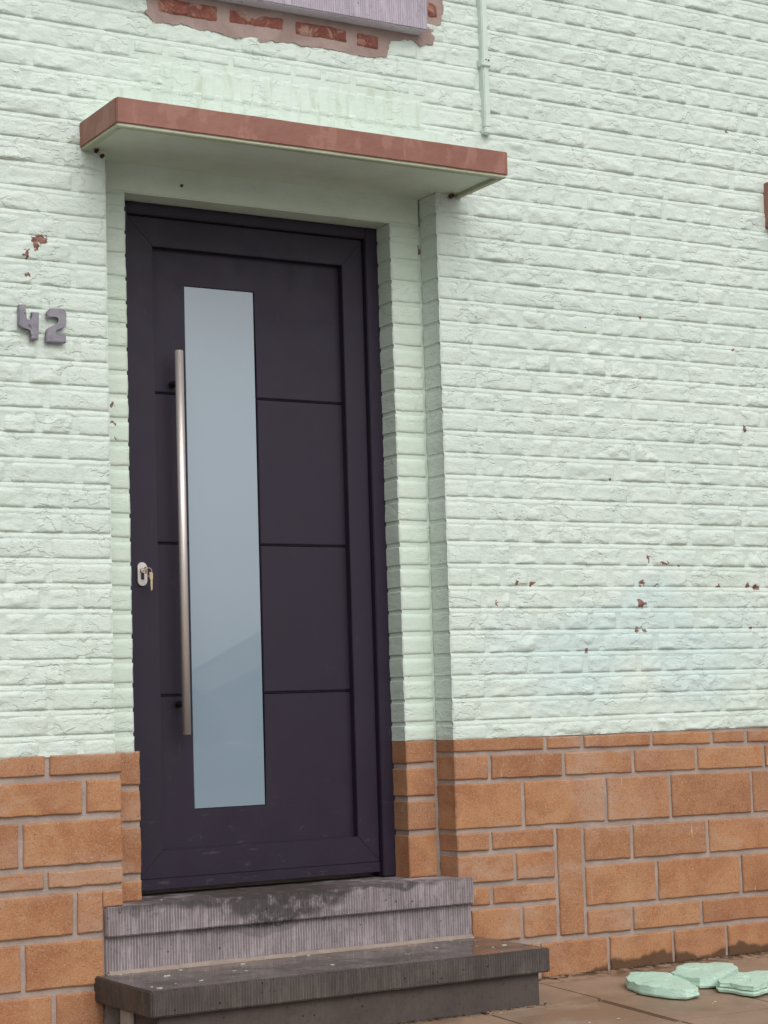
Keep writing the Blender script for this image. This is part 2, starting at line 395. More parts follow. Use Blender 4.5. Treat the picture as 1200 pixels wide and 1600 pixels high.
# ------------------------------------------------------------------ one brick: a displaced front with skirts
def brick_mesh(x0, x1, z0, z1, y=0.0, back=.016, rough=1.0, step=.0075, soft_top=.012, soft=.006, soft_bot=.0035, seed=0, wob=.0016, dish=.0, amp=.0066, tilt=0.0):
    L, H = x1-x0, z1-z0
    nx = max(3, int(round(L/step))); nz = max(3, int(round(H/step)))
    # extra rows close to the edges keep the arris crisp
    fx = np.concatenate(([0, .0025/L], np.linspace(.006/L, 1-.006/L, nx), [1-.0025/L, 1])); fz = np.concatenate(([0, .002/H], np.linspace(.006/H, 1-.006/H, nz), [1-.003/H, 1]))
    A, B = np.meshgrid(fx, fz); X = x0+A*L; Zz = z0+B*H
    dl, dr_, db, dt = A*L, (1-A)*L, B*H, (1-B)*H
    s = sstep(0, soft, dl)*sstep(0, soft, dr_)*sstep(0, soft_bot, db)*sstep(0, soft_top, dt)
    o = seed*3.17
    low = fbm(X*12+o, 0.0, Zz*24+o, 3, 2)
    md = fbm(X*34+o, 1.3, Zz*52, 7, 3)
    ter = sstep(-.06, .03, fbm(X*21, 4.0+o, Zz*36+o, 11, 2))*.8+sstep(.17, .23, fbm(X*26+o, 9.0, Zz*40, 13, 2))*.6
    rel = .0018+amp*rough*(.62*low+.34*md+.36*(ter-.5))
    Y = y-rel*s+(1-s)*.0034
    wx = vn(X*40, 2.0+o, Zz*40, 23)*wob; wz = vn(X*33, 5.0+o, Zz*60, 29)*wob
    X = X+wx; Zz = Zz+wz+tilt*(X-x0)
    n0, n1 = X.shape
    V = np.stack((X, Y, Zz), -1).reshape(-1, 3)
    idx = np.arange(n0*n1).reshape(n0, n1)
    F = np.stack((idx[:-1, :-1], idx[:-1, 1:], idx[1:, 1:], idx[1:, :-1]), -1).reshape(-1, 4).tolist()
    loop = list(idx[0, :])+list(idx[1:, -1])+list(idx[-1, -2::-1])+list(idx[-2:0:-1, 0])
    a = len(V); Lp = V[loop]; Bk = Lp.copy(); Bk[:, 1] = y+back
    V = np.concatenate((V, Lp, Bk)); m = len(loop)
    F += [[a+(i+1) % m, a+i, a+m+i, a+m+(i+1) % m] for i in range(m)]
    return V, F
class Joined:
    def __init__(s): s.v = []; s.f = []; s.n = 0
    def add(s, V, F):
        s.v.append(np.asarray(V, float)); s.f += [[i+s.n for i in f] for f in F]; s.n += len(V)
    def obj(s, name, m, parent, smooth=True):
        return raw(name, np.concatenate(s.v), s.f, m, parent, smooth)

# ------------------------------------------------------------------ painted wall: mortar bed with weather-struck joints
def strut_profile():
    zs = []; ys = []
    for k in range(-1, 40):
        zb = ZR+k*CS           # bottom edge of brick k
        for dz, yy in ((-.0128, -.0004), (-.0075, .0006), (-.0008, .0042), (.002, .0026), (.030, .0022), (.052, .0010)):
            zs.append(zb+dz); ys.append(yy)
    return np.array(zs), np.array(ys)
def mortar_sheet(J, x0, x1, z0, z1, y=0.0, step=.03, flat=False):
    xs = np.linspace(x0, x1, max(2, int((x1-x0)/step)+1)); zs, ys = strut_profile()
    keep = (zs > z0+.004) & (zs < z1-.004); zs = np.concatenate(([z0], zs[keep], [z1])); ys = np.concatenate(([.001], ys[keep], [.001]))
    A, B = np.meshgrid(xs, zs); Yv = np.repeat(ys[:, None], len(xs), 1)
    if flat:
        dd = np.minimum(A-x0, x1-A)+.03*fbm(A*9, 1.0, B*22, 61, 2)
        Yv = Yv*0-.0015+.012*(1-sstep(.0, .055, dd))
    Yv = y+Yv+fbm(A*14, 3.0, B*14, 41, 3)*(.0022 if flat else .0013)
    Zv = B+vn(A*9, 1.0, B*.5, 43)*.0012
    V = np.stack((A, Yv, Zv), -1).reshape(-1, 3); n0, n1 = A.shape; idx = np.arange(n0*n1).reshape(n0, n1)
    J.add(V, np.stack((idx[:-1, :-1], idx[:-1, 1:], idx[1:, 1:], idx[1:, :-1]), -1).reshape(-1, 4).tolist())
def quad(J, *p): J.add(np.array(p), [list(range(len(p)))])
ZTOP = 3.45
J = Joined()
mortar_sheet(J, -2.6, 0.0, PL_TOP, ZTOP); mortar_sheet(J, W_, 5.5, PL_TOP, ZTOP)
mortar_sheet(J, 0.0, W_, 2.30, ZTOP)
# reveals (mortar slightly behind the brick ends)
def boxq(J, x0, x1, y0, y1, z0, z1):
    v = [(x, y, z) for z in (z0, z1) for y in (y0, y1) for x in (x0, x1)]
    J.add(np.array(v), [[0, 1, 5, 4], [1, 3, 7, 5], [3, 2, 6, 7], [2, 0, 4, 6], [4, 5, 7, 6], [0, 2, 3, 1]])
boxq(J, -2.6, -.003, .012, .42, PL_TOP, ZTOP); boxq(J, W_+.003, 5.5, .012, .42, PL_TOP, ZTOP); boxq(J, -.003, W_+.003, .012, .42, 2.30, ZTOP)
wall = J.obj('painted_wall', PAINT, house, False)
for xa_, xb_ in ((-.003, XI-.003), (XIR+.003, W_+.003)):
    J = Joined(); boxq(J, xa_, xb_, D1+.003, .42, PL_TOP, ZLIN); J.obj('niche_jamb', PAINT_NICHE, house, False)
# ------------------------------------------------------------------ painted bricks
bricks = []      # (mesh args, visible area)
def inframe_area(x0, x1, z0, z1, y=0.0):
    P = [pj(x, y, z) for x in (x0, x1) for z in (z0, z1)]
    u = [p[0] for p in P]; v = [p[1] for p in P]
    a = max(0, min(1200, max(u))-max(0, min(u))); b = max(0, min(1600, max(v))-max(0, min(v)))
    return a*b
rs = random.Random(3)
def put_brick(x0, x1, z0, z1, **k):
    if x1-x0 < .02: return
    bricks.append((inframe_area(x0, x1, z0, z1, k.get('y', 0)), x0, x1, z0, z1, k))
G = .0115
def skip(x0, x1, z0, z1):
    xc, zc = (x0+x1)/2, (z0+z1)/2
    if z0 > 2.23 and z1 < 2.335 and x0 > -.07 and x1 < 1.27: return True         # behind the canopy slab
    if zc > 2.32 and zc < 2.45 and x0 > .04 and x1 < 1.20: return True           # cement fillet over the canopy
    if zc > 2.43 and zc < 2.605 and x0 > .08 and x1 < 1.17: return True          # soldier course
    if zc > 2.69 and zc < 2.765 and x0 > .12 and x1 < 1.05: return True          # bare patch
    if zc > 2.765 and x0 > .02 and x1 < 1.235: return True                       # window sill and patch
    return False
def run(x, xe, z0, z1, hdr, first=None, corner=None, mid=None):
    n = 0
    while x < xe-.03:
        if n == 0 and first: L = first
        elif hdr: L = rs.choice((.105, .108, .104, .107, .10, .21))
        else: L = rs.choice((.215, .222, .212, .218, .225, .105))
        x1 = min(x+L+rs.uniform(-.004, .004), xe)
        if xe-x1 < .045: x1 = xe
        if not skip(x, x1, z0, z1):
            near = n == 0 and corner
            put_brick(x, x1, z0, z1, rough=.25 if near else rs.uniform(.5, 1.5), back=D1-.001 if near else .016, soft=.007 if near else .015)
        x = x1+G; n += 1
for k in range(-1, 40):
    z0 = ZR+k*CS; z1 = z0+BH
    if k == -1: z0 = PL_TOP-.001
    z0 += rs.uniform(-.001, .001); hdr = k % 2 == 0
    # right of the niche
    if z0 < 2.2: run(W_, 3.35, z0, z1, hdr, first=rs.uniform(.085, .10) if hdr else rs.uniform(.125, .14), corner=True)
    else:
        # over the niche the bond runs through from the left
        run(-.36-(.0 if hdr else .11)+.01*rs.random(), 3.35, z0, z1, hdr)
        continue
    # left of the niche, laid from the corner outwards
    x = 0.0; n = 0
    while x > -.95:
        L = rs.choice((.092, .135, .19, .10)) if n == 0 else (rs.choice((.105, .108, .21)) if hdr else rs.choice((.215, .222, .105)))
        put_brick(x-L, x, z0, z1, rough=.3 if n == 0 else rs.uniform(.5, 1.5), back=D1-.001 if n == 0 else .016, soft=.007 if n == 0 else .015)
        x -= L+G; n += 1
    # jamb faces inside the niche
    if z1 < ZLIN+.03:
        zz = min(z1, ZLIN-.002)
        put_brick(XIR, W_-.004, z0, zz, y=D1, rough=.2, back=D2-D1+.004, soft=.005, wob=.0015)
        put_brick(.004, XI, z0, zz, y=D1, rough=.16, back=D2-D1+.004, soft=.005, wob=.0015)
# soldier course over the canopy and the cut course above it
x = .112
while x < 1.135:
    L = rs.uniform(.054, .062)
    put_brick(x, x+L, 2.447+rs.uniform(-.002, .002), 2.556+rs.uniform(-.002, .002), rough=.3, soft=.014, soft_top=.012, soft_bot=.012, amp=.003); x += L+.011
x = .10
while x < 1.13:
    L = rs.choice((.10, .21, .215)); put_brick(x, min(x+L, 1.16), 2.570, 2.6095, rough=.6); x += L+G
bricks.sort(key=lambda b: -b[0])
JS = Joined()
for i, (ar, x0, x1, z0, z1, k) in enumerate(bricks):
    V, F = brick_mesh(x0, x1, z0, z1, seed=i, **k)
    mt = PAINT_NICHE if k.get('y', 0) > 0 else PAINT_RUNS if z1-z0 > .09 else PAINT
    if i < 300 or mt != PAINT: raw('brick', V, F, mt, wall, True)
    else: JS.add(V, F)
tag(JS.obj('brick_field', PAINT, wall), kind='stuff')

# smooth cement: strip over the canopy, lintel over the door
J = Joined(); mortar_sheet(J, .0, 1.23, 2.300, 2.446, -.004, .02, True); mortar_sheet(J, .085, 1.165, 2.446, 2.614, .0026, .02, True)
J.obj('cement_fillet', PAINT_RUNS, house, True)
def wavy_box(name, x0, x1, y0, y1, z0, z1, m, parent, step=.03, amp=.0015, bev=.004, seed=0):
    bm = bmesh.new(); add_box(bm, x0, x1, y0, y1, z0, z1)
    for ax, (a, b) in enumerate(((x0, x1), (y0, y1), (z0, z1))):
        n = int((b-a)/step)
        for i in range(1, n):
            c = a+(b-a)*i/n; no = [0, 0, 0]; no[ax] = 1; co = [0, 0, 0]; co[ax] = c
            bmesh.ops.bisect_plane(bm, geom=bm.verts[:]+bm.edges[:]+bm.faces[:], plane_co=co, plane_no=no)
    es = [e for e in bm.edges if len(e.link_faces) == 2 and e.calc_face_angle(0) > .8]
    bmesh.ops.bevel(bm, geom=es, offset=bev, segments=2, affect='EDGES', clamp_overlap=True)
    P = np.array([v.co[:] for v in bm.verts])
    d = [fbm(P[:, 0]*17+s*7.7, P[:, 1]*17, P[:, 2]*17, seed+s, 3)*amp for s in range(3)]
    for i, v in enumerate(bm.verts): v.co += Vector((d[0][i], d[1][i], d[2][i]))
    return bm_obj(name, bm, m, parent, math.radians(28))
wavy_box('door_lintel', .002, W_-.002, D1, .40, ZLIN, 2.30, PAINT_SMOOTH, house, .05, .0012)
# canopy: slab, red-brown fascia skins, drip lip
CL, CRT, CYF, ZCT, ZCB = -.0812, 1.282, -.2819, 2.3206, 2.2398
canopy = wavy_box('door_canopy', CL+.003, CRT-.003, CYF+.003, D1+.01, ZCB+.006, ZCT-.002, PAINT_SMOOTH, house, .06, .0008, .002)
canopy['label'] = 'concrete canopy slab with red-brown painted edge over the door'
wavy_box('front_fascia', CL, CRT, CYF-.002, CYF+.006, ZCB+.004, ZCT, FASCIA, canopy, .03, .0012, .003, 5)
wavy_box('side_fascia', CL-.001, CL+.006, CYF+.0065, -.001, ZCB+.004, ZCT-.001, FASCIA, canopy, .03, .0010, .002, 6)
wavy_box('side_fascia', CRT-.006, CRT+.001, CYF+.0065, -.001, ZCB+.004, ZCT-.001, FASCIA, canopy, .03, .0010, .002, 7)
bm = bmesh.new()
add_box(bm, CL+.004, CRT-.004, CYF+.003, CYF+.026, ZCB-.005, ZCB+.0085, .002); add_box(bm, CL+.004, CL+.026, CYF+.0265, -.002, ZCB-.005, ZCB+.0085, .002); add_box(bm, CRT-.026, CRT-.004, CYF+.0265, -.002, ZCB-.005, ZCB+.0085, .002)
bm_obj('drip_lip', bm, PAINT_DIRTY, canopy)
for (x, y, z, r) in ((-.030, -.012, 2.2385, .006), (-.012, -.010, 2.225, .0065), (1.236, -.020, 2.236, .008), (.30, D1-.004, 2.195, .005)):
    bm = bmesh.new(); tube(bm, (x, y+.014, z), (x, y-.004, z), r, 10, r*.8); bm_obj('rusty_bolt', bm, RUST, canopy)
# bare patch under the sill with old red bricks
zp = lambda a, b, Y=-.006: tuple(onY(210+a/2.4, b/2.4, Y)[[0, 2]])
edge = [(45, -30), (52, 30), (38, 42), (58, 62), (72, 82), (92, 88), (112, 84), (150, 92), (180, 88), (215, 102), (250, 112), (275, 112), (320, 122), (350, 134), (385, 142), (420, 140), (455, 148), (480, 160), (512, 150), (545, 160),
        (600, 158), (625, 170), (660, 175), (700, 180), (740, 185), (785, 192), (810, 202), (850, 208), (885, 217), (920, 212), (948, 212), (953, 185), (962, 150), (1000, 148), (1050, 152), (1075, 172), (1095, 165), (1120, 168), (1128, 140), (1115, 125), (1130, 100), (1150, 90), (1157, 40), (1158, -40)]
pe = [zp(a, b) for a, b in edge]
fine = []
for i in range(len(pe)):
    a = pe[i]; b = pe[(i+1) % len(pe)]; n = 5 if i < len(pe)-1 else 1
    for t in range(n):
        q = (a[0]+(b[0]-a[0])*t/n, a[1]+(b[1]-a[1])*t/n); s_ = len(fine)
        jt = min(.004, .32*math.hypot(b[0]-a[0], b[1]-a[1])/n)
        fine.append((q[0]+rs.uniform(-jt, jt), q[1]+rs.uniform(-jt, jt)))
patch = prism('bare_mortar_patch', fine, -.0042, .02, PATCH_MORTAR, house, 0)
for (x0, x1, z0, z1) in ((.181, .386, 2.704, 2.758), (.425, .623, 2.709, 2.757), (.663, .855, 2.706, 2.756), (.890, .976, 2.703, 2.752), (1.168, 1.211, 2.846, 2.905)):
    V, F = brick_mesh(x0, x1, z0, z1, y=-.0055, back=.02, rough=1.0, step=.008, seed=int(x0*900), wob=.003, soft=.006, soft_bot=.006)
    raw('old_brick', V, F, RED_BRICK, patch, True)
sill = box('window_sill', -.25, 1.136, -.060, .10, 2.776, 2.96, SILL, house, .004)
sill['label'] = 'lilac grey ribbed stone window sill at the top edge'
wl = box('painted_lintel_block', 2.632, 3.7, -.05, .06, 2.268, 2.44, FASCIA, house, .004)

# ------------------------------------------------------------------ brick plinth
J = Joined(); ZG = -.42
boxq(J, -2.6, .016, .0055, .42, ZG, PL_TOP+.001); boxq(J, W_+.003, 5.5, .0055, .42, ZG, PL_TOP+.001)
boxq(J, .016, .122, D1+.006, .42, ZG, PL_TOP+.001); boxq(J, XIR+.005, W_+.003, D1+.006, .42, ZG, PL_TOP+.001)
boxq(J, .122, XIR+.005, .30, .42, ZG, 2.2)
plinth = J.obj('brick_plinth', MORTAR, house, False)
plinth['label'] = 'orange brick plinth in uneven courses along the foot of the wall'
nb = [0]
def pbrick(x0, x1, z0, z1, **k):
    nb[0] += 1
    kw = dict(rough=.45, step=.014, soft=.0022, soft_top=.0022, soft_bot=.0022, wob=.0018, amp=.0034, back=.02); kw.update(k)
    V, F = brick_mesh(x0, x1, z0, z1, seed=500+nb[0], **kw)
    raw('brick', V, F, BRICK, plinth, True)
g2 = .0075
def prow(x0, joints, x1, z0, z1, corner=None):
    xs = [x0]+joints+[x1]
    for i in range(len(xs)-1):
        a = xs[i]+(g2 if i else 0); b = xs[i+1]-(g2 if i < len(xs)-2 else 0)
        t = -.009 if x0 > 1 else 0.0
        pbrick(a, b, z0+t*(a-W_), z1+t*(a-W_), tilt=t, y=rs.uniform(-.003, .001), back=D1 if (i == 0 and corner == 'l') or (i == len(xs)-2 and corner == 'r') else .02)
prow(W_, [1.545, 1.698, 1.994, 2.262, 2.421, 2.72, 3.02], 3.3, .390, .430, 'l')
prow(W_, [1.319, 1.616, 1.910, 2.189, 2.50, 2.78, 3.05], 3.3, .300, .375, 'l')
prow(W_, [1.447, 1.786, 2.065, 2.435, 2.74, 3.02], 3.3, .141, .285, 'l')
prow(W_, [1.312], 1.5635, .070, .126, 'l'); prow(W_, [1.405], 1.5635, -.033, .053, 'l'); prow(1.230, [1.309], 1.5635, -.106, -.050, 'l'); prow(1.230, [1.4245], 1.5635, -.222, -.121, 'l')
pbrick(1.578, 1.676, -.230, .122)
prow(1.691, [1.891, 2.223, 2.55, 2.85], 3.3, .011, .122); prow(1.691, [1.991, 2.366, 2.68, 3.0], 3.3, -.136, -.006); prow(1.691, [1.877, 2.180, 2.50, 2.8], 3.3, -.230, -.153)
prow(W_, [1.49, 1.773, 2.049, 2.287, 2.60, 2.9], 3.3, -.385, -.246)
for z0, z1, js in ((.376, .434, [-.62, -.21]), (.264, .357, [-.42, -.098]), (.119, .243, [-.60, -.292]), (.056, .102, [-.50, -.218]), (-.079, .038, [-.46, -.131]), (-.227, -.098, [-.58, -.289]), (-.385, -.245, [-.48, -.199])):
    prow(-.9, js, .019 if z0 > 0 else -.046, z0, z1, 'r' if z0 > 0 else None)
pbrick(-.044, .019, -.010, .038, back=D1)
for z0, z1 in ((.358, .429), (.251, .339), (.141, .234), (-.012, .124)): pbrick(XIR, W_-.012, z0, z1, y=D1, back=.14)
for z0, z1 in ((.333, .432), (.226, .317), (.069, .208), (-.012, .050)): pbrick(.012, .124, z0, z1, y=D1, back=.14)

# ------------------------------------------------------------------ steps
threshold = empty('threshold_step', (.6, .1, -.22), 'pale ribbed bluestone threshold and riser directly under the dark door', 'step')
wavy_box('tread_slab', -.043, 1.228, -.020, .30, -.0955, -.0115, STONE_LIGHT, threshold, .04, .0011, .0035, 21)
wavy_box('riser', -.041, 1.226, .000, .28, -.215, -.0965, STONE_LIGHT, threshold, .04, .0009, .002, 22)
wavy_box('mortar_bead', -.040, 1.224, -.022, .004, -.215, -.194, MORTAR, threshold, .02, .004, .006, 24)
lower = empty('entrance_step', (.6, -.2, -.37), 'dark wet bluestone entrance step with overhanging slab, nearest the pavement', 'step')
wavy_box('tread_slab', -.0748, 1.2494, -.3984, .02, -.2765, -.2035, STONE_DARK, lower, .04, .0011, .0045, 23)
box('base_block', -.045, 1.222, -.374, -.10, -.40, -.2775, STONE_BASE, lower, .003)
box('end_stone', -.058, -.046, -.22, -.14, -.40, -.2775, KERB, lower, .004)

# ------------------------------------------------------------------ door
YL, YP = D2+.022, D2+.050        # leaf face, panel face
door = empty('entrance_door', (.58, D2, 0), 'dark aubergine front door with tall frosted glass strip and steel bar handle', 'door')
XF0, XF1 = .098, 1.068
def px(u, v, Y): p = onY(u, v, Y); return float(p[0]), float(p[2])
xfi = px(583, 800, D2)[0]                       # inner edge of the fixed frame, right

zfi = px(200, 332, D2)[1]
ZB = .0
YB = D2+.075
bm = bmesh.new()
add_box(bm, XF0, XI+.045, D2, YB, -.008, 2.153, .0025); add_box(bm, xfi, XF1, D2, YB, -.008, 2.153, .0025); add_box(bm, XI+.0455, xfi-.0005, D2+.0005, YB, zfi, 2.153, .0025)
bm_obj('frame', bm, DOOR, door)
x0, x1, z0, z1 = XI+.048, xfi-.0015, .006, zfi-.0015
xa, zt = px(238, 384.5, YL); xb = px(545, 800, YL)[0]; zb = px(400, 1318.5, YL)[1]
leaf = lambda n, pts: prism(n, pts, YL, YB+.02, DOOR, door, .0016, 2)
zk = px(400, 1361, YL)[1]
leaf('stile', [(x0, zk), (xa, zb), (xa, zt), (x0, z1)]); leaf('stile', [(x1, zk), (x1, z1), (xb, zt), (xb, zb)])
leaf('rail', [(x0, z1), (xa, zt), (xb, zt), (x1, z1)]); leaf('rail', [(x0, zk), (x1, zk), (xb, zb), (xa, zb)])
prism('kick_rail', [(x0, z0), (x1, z0), (x1, zk-.0008), (x0, zk-.0008)], YL-.004, YB+.02, DOOR, door, .002, 2)
# the inset panel: boards around the glass with double grooves between
gx0, gz1 = px(290, 447, YP); gx1 = px(402, 700, YP)[0]; gz0 = px(360, 1260.5, YP)[1]
gx0 = (gx0+px(303, 1263, YP)[0])/2
zs = [px(466, 627, YP)[1], px(470, 852.5, YP)[1], px(478, 1081, YP)[1]]
xl, xr, zl, zu = xa-.02, xb+.02, zb-.02, zt+.02
gp = .0038
def board(pts): return prism('panel', pts, YP, YP+.02, DOOR, door, .0022, 2)
q = [zs[0]+gp, zs[0]-gp, zs[1]+gp, zs[1]-gp, zs[2]+gp, zs[2]-gp]; e = .0035
board([(xl, q[0]), (gx0-e, q[0]), (gx0-e, gz1+e), (gx1+e, gz1+e), (gx1+e, q[0]), (xr, q[0]), (xr, zu), (xl, zu)])
for a, b in ((q[2], q[1]), (q[4], q[3])):
    board([(xl, a), (gx0-e, a), (gx0-e, b), (xl, b)]); board([(gx1+e, a), (xr, a), (xr, b), (gx1+e, b)])
board([(xl, zl), (xr, zl), (xr, q[5]), (gx1+e, q[5]), (gx1+e, gz0-e), (gx0-e, gz0-e), (gx0-e, q[5]), (xl, q[5])])
for z in zs:
    for a, b in ((xl, gx0-e), (gx1+e, xr)): box('groove_strip', a, b, YP+.003, YP+.018, z-.0011, z+.0011, DOOR, door, .0008, 1)
box('panel_core', xl, xr, YP+.012, YB+.02, zl, zu, DOOR, door, 0)
box('glass_pane', gx0, gx1, YP+.0045, YP+.0115, gz0, gz1, GLASS, door, .001, 1)
# bar handle
YH = YP-.062
hx = (px(279.5, 547, YH)[0]+px(292, 1148, YH)[0])/2; hz1 = px(279.5, 547.5, YH)[1]; hz0 = px(292, 1148, YH)[1]
bm = bmesh.new(); tube(bm, (hx, YH, hz0), (hx, YH, hz1), .0132, 40)
es = [e_ for e_ in bm.edges if abs(e_.verts[0].co.z-e_.verts[1].co.z) < 1e-5]
bmesh.ops.bevel(bm, geom=es, offset=.001, segments=2, affect='EDGES', clamp_overlap=True)
hb = bm_obj('pull_handle', bm, STEEL, door)
for f in hb.data.polygons: f.use_smooth = abs(f.normal.z) < .5
for v in (601.5, 1100):
    zz = px(266 if v < 900 else 275, v, YP)[1]
    bm = bmesh.new(); tube(bm, (hx, YP+.001, zz), (hx, YH+.009, zz), .0098, 24); tube(bm, (hx, YP+.001, zz), (hx, YP-.004, zz), .0125, 24)
    bm_obj('standoff', bm, DARK_METAL, hb, True)
# lock plate
def stadium(cx, cz, w_, h_, n=14):
    r = w_/2; pts = []
    for i in range(n+1): a = math.pi*i/n; pts.append((cx+r*math.cos(a), cz+h_/2-r+r*math.sin(a)))
    for i in range(n+1): a = math.pi+math.pi*i/n; pts.append((cx+r*math.cos(a), cz-h_/2+r+r*math.sin(a)))
    return pts
ex, ez = px(222.5, 897, YL-.008)
lock = prism('lock_plate', stadium(ex, ez, .032, .0735), YL-.009, YL+.002, STEEL_PLATE, door, .0015, 2)
kz = ez+.010
prism('keyhole_cylinder', [(ex+.0082*math.cos(t), kz+.0082*math.sin(t)) for t in [math.radians(-60+300*i/16) for i in range(17)]]+[(ex-.0046, kz-.026), (ex, kz-.0275), (ex+.0046, kz-.026)], YL-.0115, YL, DARK_METAL, lock, .0006, 1)
bm = bmesh.new(); tube(bm, (ex, YL-.0145, kz), (ex, YL, kz), .0068, 20); bm_obj('cylinder_plug', bm, STEEL, lock)
# key left in the lock with a ring and a second key
keys = empty('key_bunch', (ex, YL-.02, kz), 'bunch of brass keys hanging from the lock of the dark door', 'keys')
bm = bmesh.new(); add_box(bm, ex-.0012, ex+.0012, YL-.022, YL-.013, kz-.004, kz+.004, .0006)
add_box(bm, ex-.0013, ex+.0013, YL-.045, YL-.0222, kz-.011, kz+.011, .0009); bm_obj('inserted_key', bm, BRASS, keys)
bm = bmesh.new(); rr = .0125; cc = Vector((ex+.004, YL-.043, kz-.006)); n = 26
for i in range(n):
    a, b = 2*math.pi*i/n, 2*math.pi*(i+1)/n
    tube(bm, cc+Vector((rr*math.cos(a), -.3*rr*math.sin(a), rr*math.sin(a))), cc+Vector((rr*math.cos(b), -.3*rr*math.sin(b), rr*math.sin(b))), .0009, 6)
bm_obj('ring', bm, STEEL, keys, True)
hk = cc+Vector((.009, -.002, -.006))
prism('hanging_key', [(hk.x+a, hk.z+b) for a, b in ((-.006, .002), (-.003, .006), (.003, .006), (.006, .002), (.006, -.012), (.0035, -.018), (.0035, -.030), (.0045, -.033), (.003, -.036), (.0045, -.040), (.003, -.044), (.0035, -.048), (.0005, -.053), (-.0022, -.050), (-.0022, -.018), (-.006, -.012))], hk.y-.0012, hk.y+.0012, BRASS, keys, .0005, 1)

# ------------------------------------------------------------------ house number
f4 = [(200, 835), (272, 838), (272, 980), (283, 1000), (302, 1008), (322, 1000), (335, 980), (335, 915), (410, 920), (403, 1203), (325, 1200), (325, 1112), (308, 1092), (242, 1086), (200, 1048)]
f2 = [(492, 930), (500, 905), (528, 880), (640, 882), (672, 892), (694, 928), (692, 1050), (680, 1074), (655, 1088), (608, 1090), (585, 1100), (572, 1118), (574, 1138), (592, 1152), (692, 1165), (690, 1238), (484, 1226), (488, 1116), (498, 1092), (525, 1070), (580, 1048), (608, 1030), (620, 1005), (616, 980), (600, 964), (578, 962), (560, 972), (500, 970)]
for pts, lab in ((f4, 'lilac metal digit of straight forked strokes on the painted wall, farther from the door'), (f2, 'lilac metal digit with a round curve on the painted wall, closer to the door')):
    q = [px(a/6.6667, 350+b/6.6667, -.022) for a, b in pts]
    o = prism('house_number_digit', q, -.022, -.006, DIGIT, None, .0022, 2)
    tag(o, lab, 'house number', 'digits of the house number')
    cx = sum(p[0] for p in q)/len(q); zmin = min(p[1] for p in q); zmax = max(p[1] for p in q)
    cx = q[1][0]-.012 if pts is f4 else q[16][0]+.012
    zc_ = zmax-.02 if pts is f4 else zmin+.012
    bm = bmesh.new(); tube(bm, (cx, -.0065, zc_), (cx, .012, zc_), .004, 8); bm_obj('fixing_pin', bm, DARK_METAL, o)

# ------------------------------------------------------------------ conduit
con = empty('conduit', (1.385, 0, 2.473), 'mint painted square cable conduit running up the wall right of the canopy', 'conduit')
wavy_box('trunking', 1.376, 1.400, -.024, .004, 2.490, 3.44, PAINT_CONDUIT, con, .06, .0012, .003, 31)
wavy_box('end_piece', 1.374, 1.4025, -.026, .004, 2.466, 2.4895, PAINT_CONDUIT, con, .02, .0010, .004, 32)
wavy_box('clip', 1.369, 1.4065, -.031, .002, 2.700, 2.728, PAINT_CONDUIT, con, .02, .0008, .003, 33)
bm = bmesh.new(); tube(bm, (1.383, -.0335, 2.722), (1.383, -.028, 2.722), .0022, 8); bm_obj('rusty_screw', bm, RUST, con)
bm = bmesh.new(); tube(bm, (1.394, -.0335, 2.721), (1.394, -.028, 2.721), .003, 8); bm_obj('rusty_screw', bm, RUST, con)

# ------------------------------------------------------------------ ground
GZ, GK = -.358, .045
gz = lambda y: GZ+GK*y
me_v = []; 
g = raw('ground', [(-300, -300, -.62), (300, -300, -.62), (300, 300, -.62), (-300, 300, -.62)], [[0, 1, 2, 3]], ASPHALT); g['kind'] = 'structure'
J = Joined(); J.add([(-8, .3, gz(.3)-.012), (-8, -2.02, gz(-2.02)-.012), (8, -2.02, gz(-2.02)-.012), (8, .3, gz(.3)-.012), (-8, -2.02, -.7), (8, -2.02, -.7)], [[0, 1, 2, 3], [1, 4, 5, 2]])
pav = J.obj('pavement', SOIL, None, False); pav['kind'] = 'structure'
k_ = box('kerb', -8, 8, -2.16, -2.02, -.75, gz(-2.02)-.004, KERB, None, .012); k_['kind'] = 'structure'
def slab_mesh(x0, x1, y0, y1, sd_):
    r = random.Random(sd_); bm = bmesh.new(); add_box(bm, x0, x1, y0, y1, -.04, 0, .004, 2)
    tl = (r.uniform(-.003, .003), r.uniform(-.003, .003), r.uniform(-.003, .001))
    for v in bm.verts:
        v.co.z += gz(v.co.y)+tl[0]*(v.co.x-x0)/.4+tl[1]*(v.co.y-y0)/.4+tl[2]
        v.co.x += .0015*math.sin(v.co.y*60+sd_); v.co.y += .0015*math.sin(v.co.x*60+sd_)
    return bm
yj = [.0, -.403, -.785, -1.19, -1.60, -2.015]
xj = [1.014+.4135*i for i in range(-8, 12)]
far = bmesh.new()
for j in range(5):
    for i in range(len(xj)-1):
        a, b = xj[i]+.002, xj[i+1]-.002; c, d = yj[j+1]+.002, yj[j]-.002
        near = xj[i] > .5 and xj[i] < 3.0 and j < 3
        bm = slab_mesh(a, b, c, d, i*7+j)
        if near: bm_obj('paving_slab', bm, PAVING, pav)
        else:
            t = bpy.data.meshes.new('t'); bm.to_mesh(t); bm.free(); far.from_mesh(t); bpy.data.meshes.remove(t)
tag(bm_obj('paving_field', far, PAVING, pav), kind='stuff')

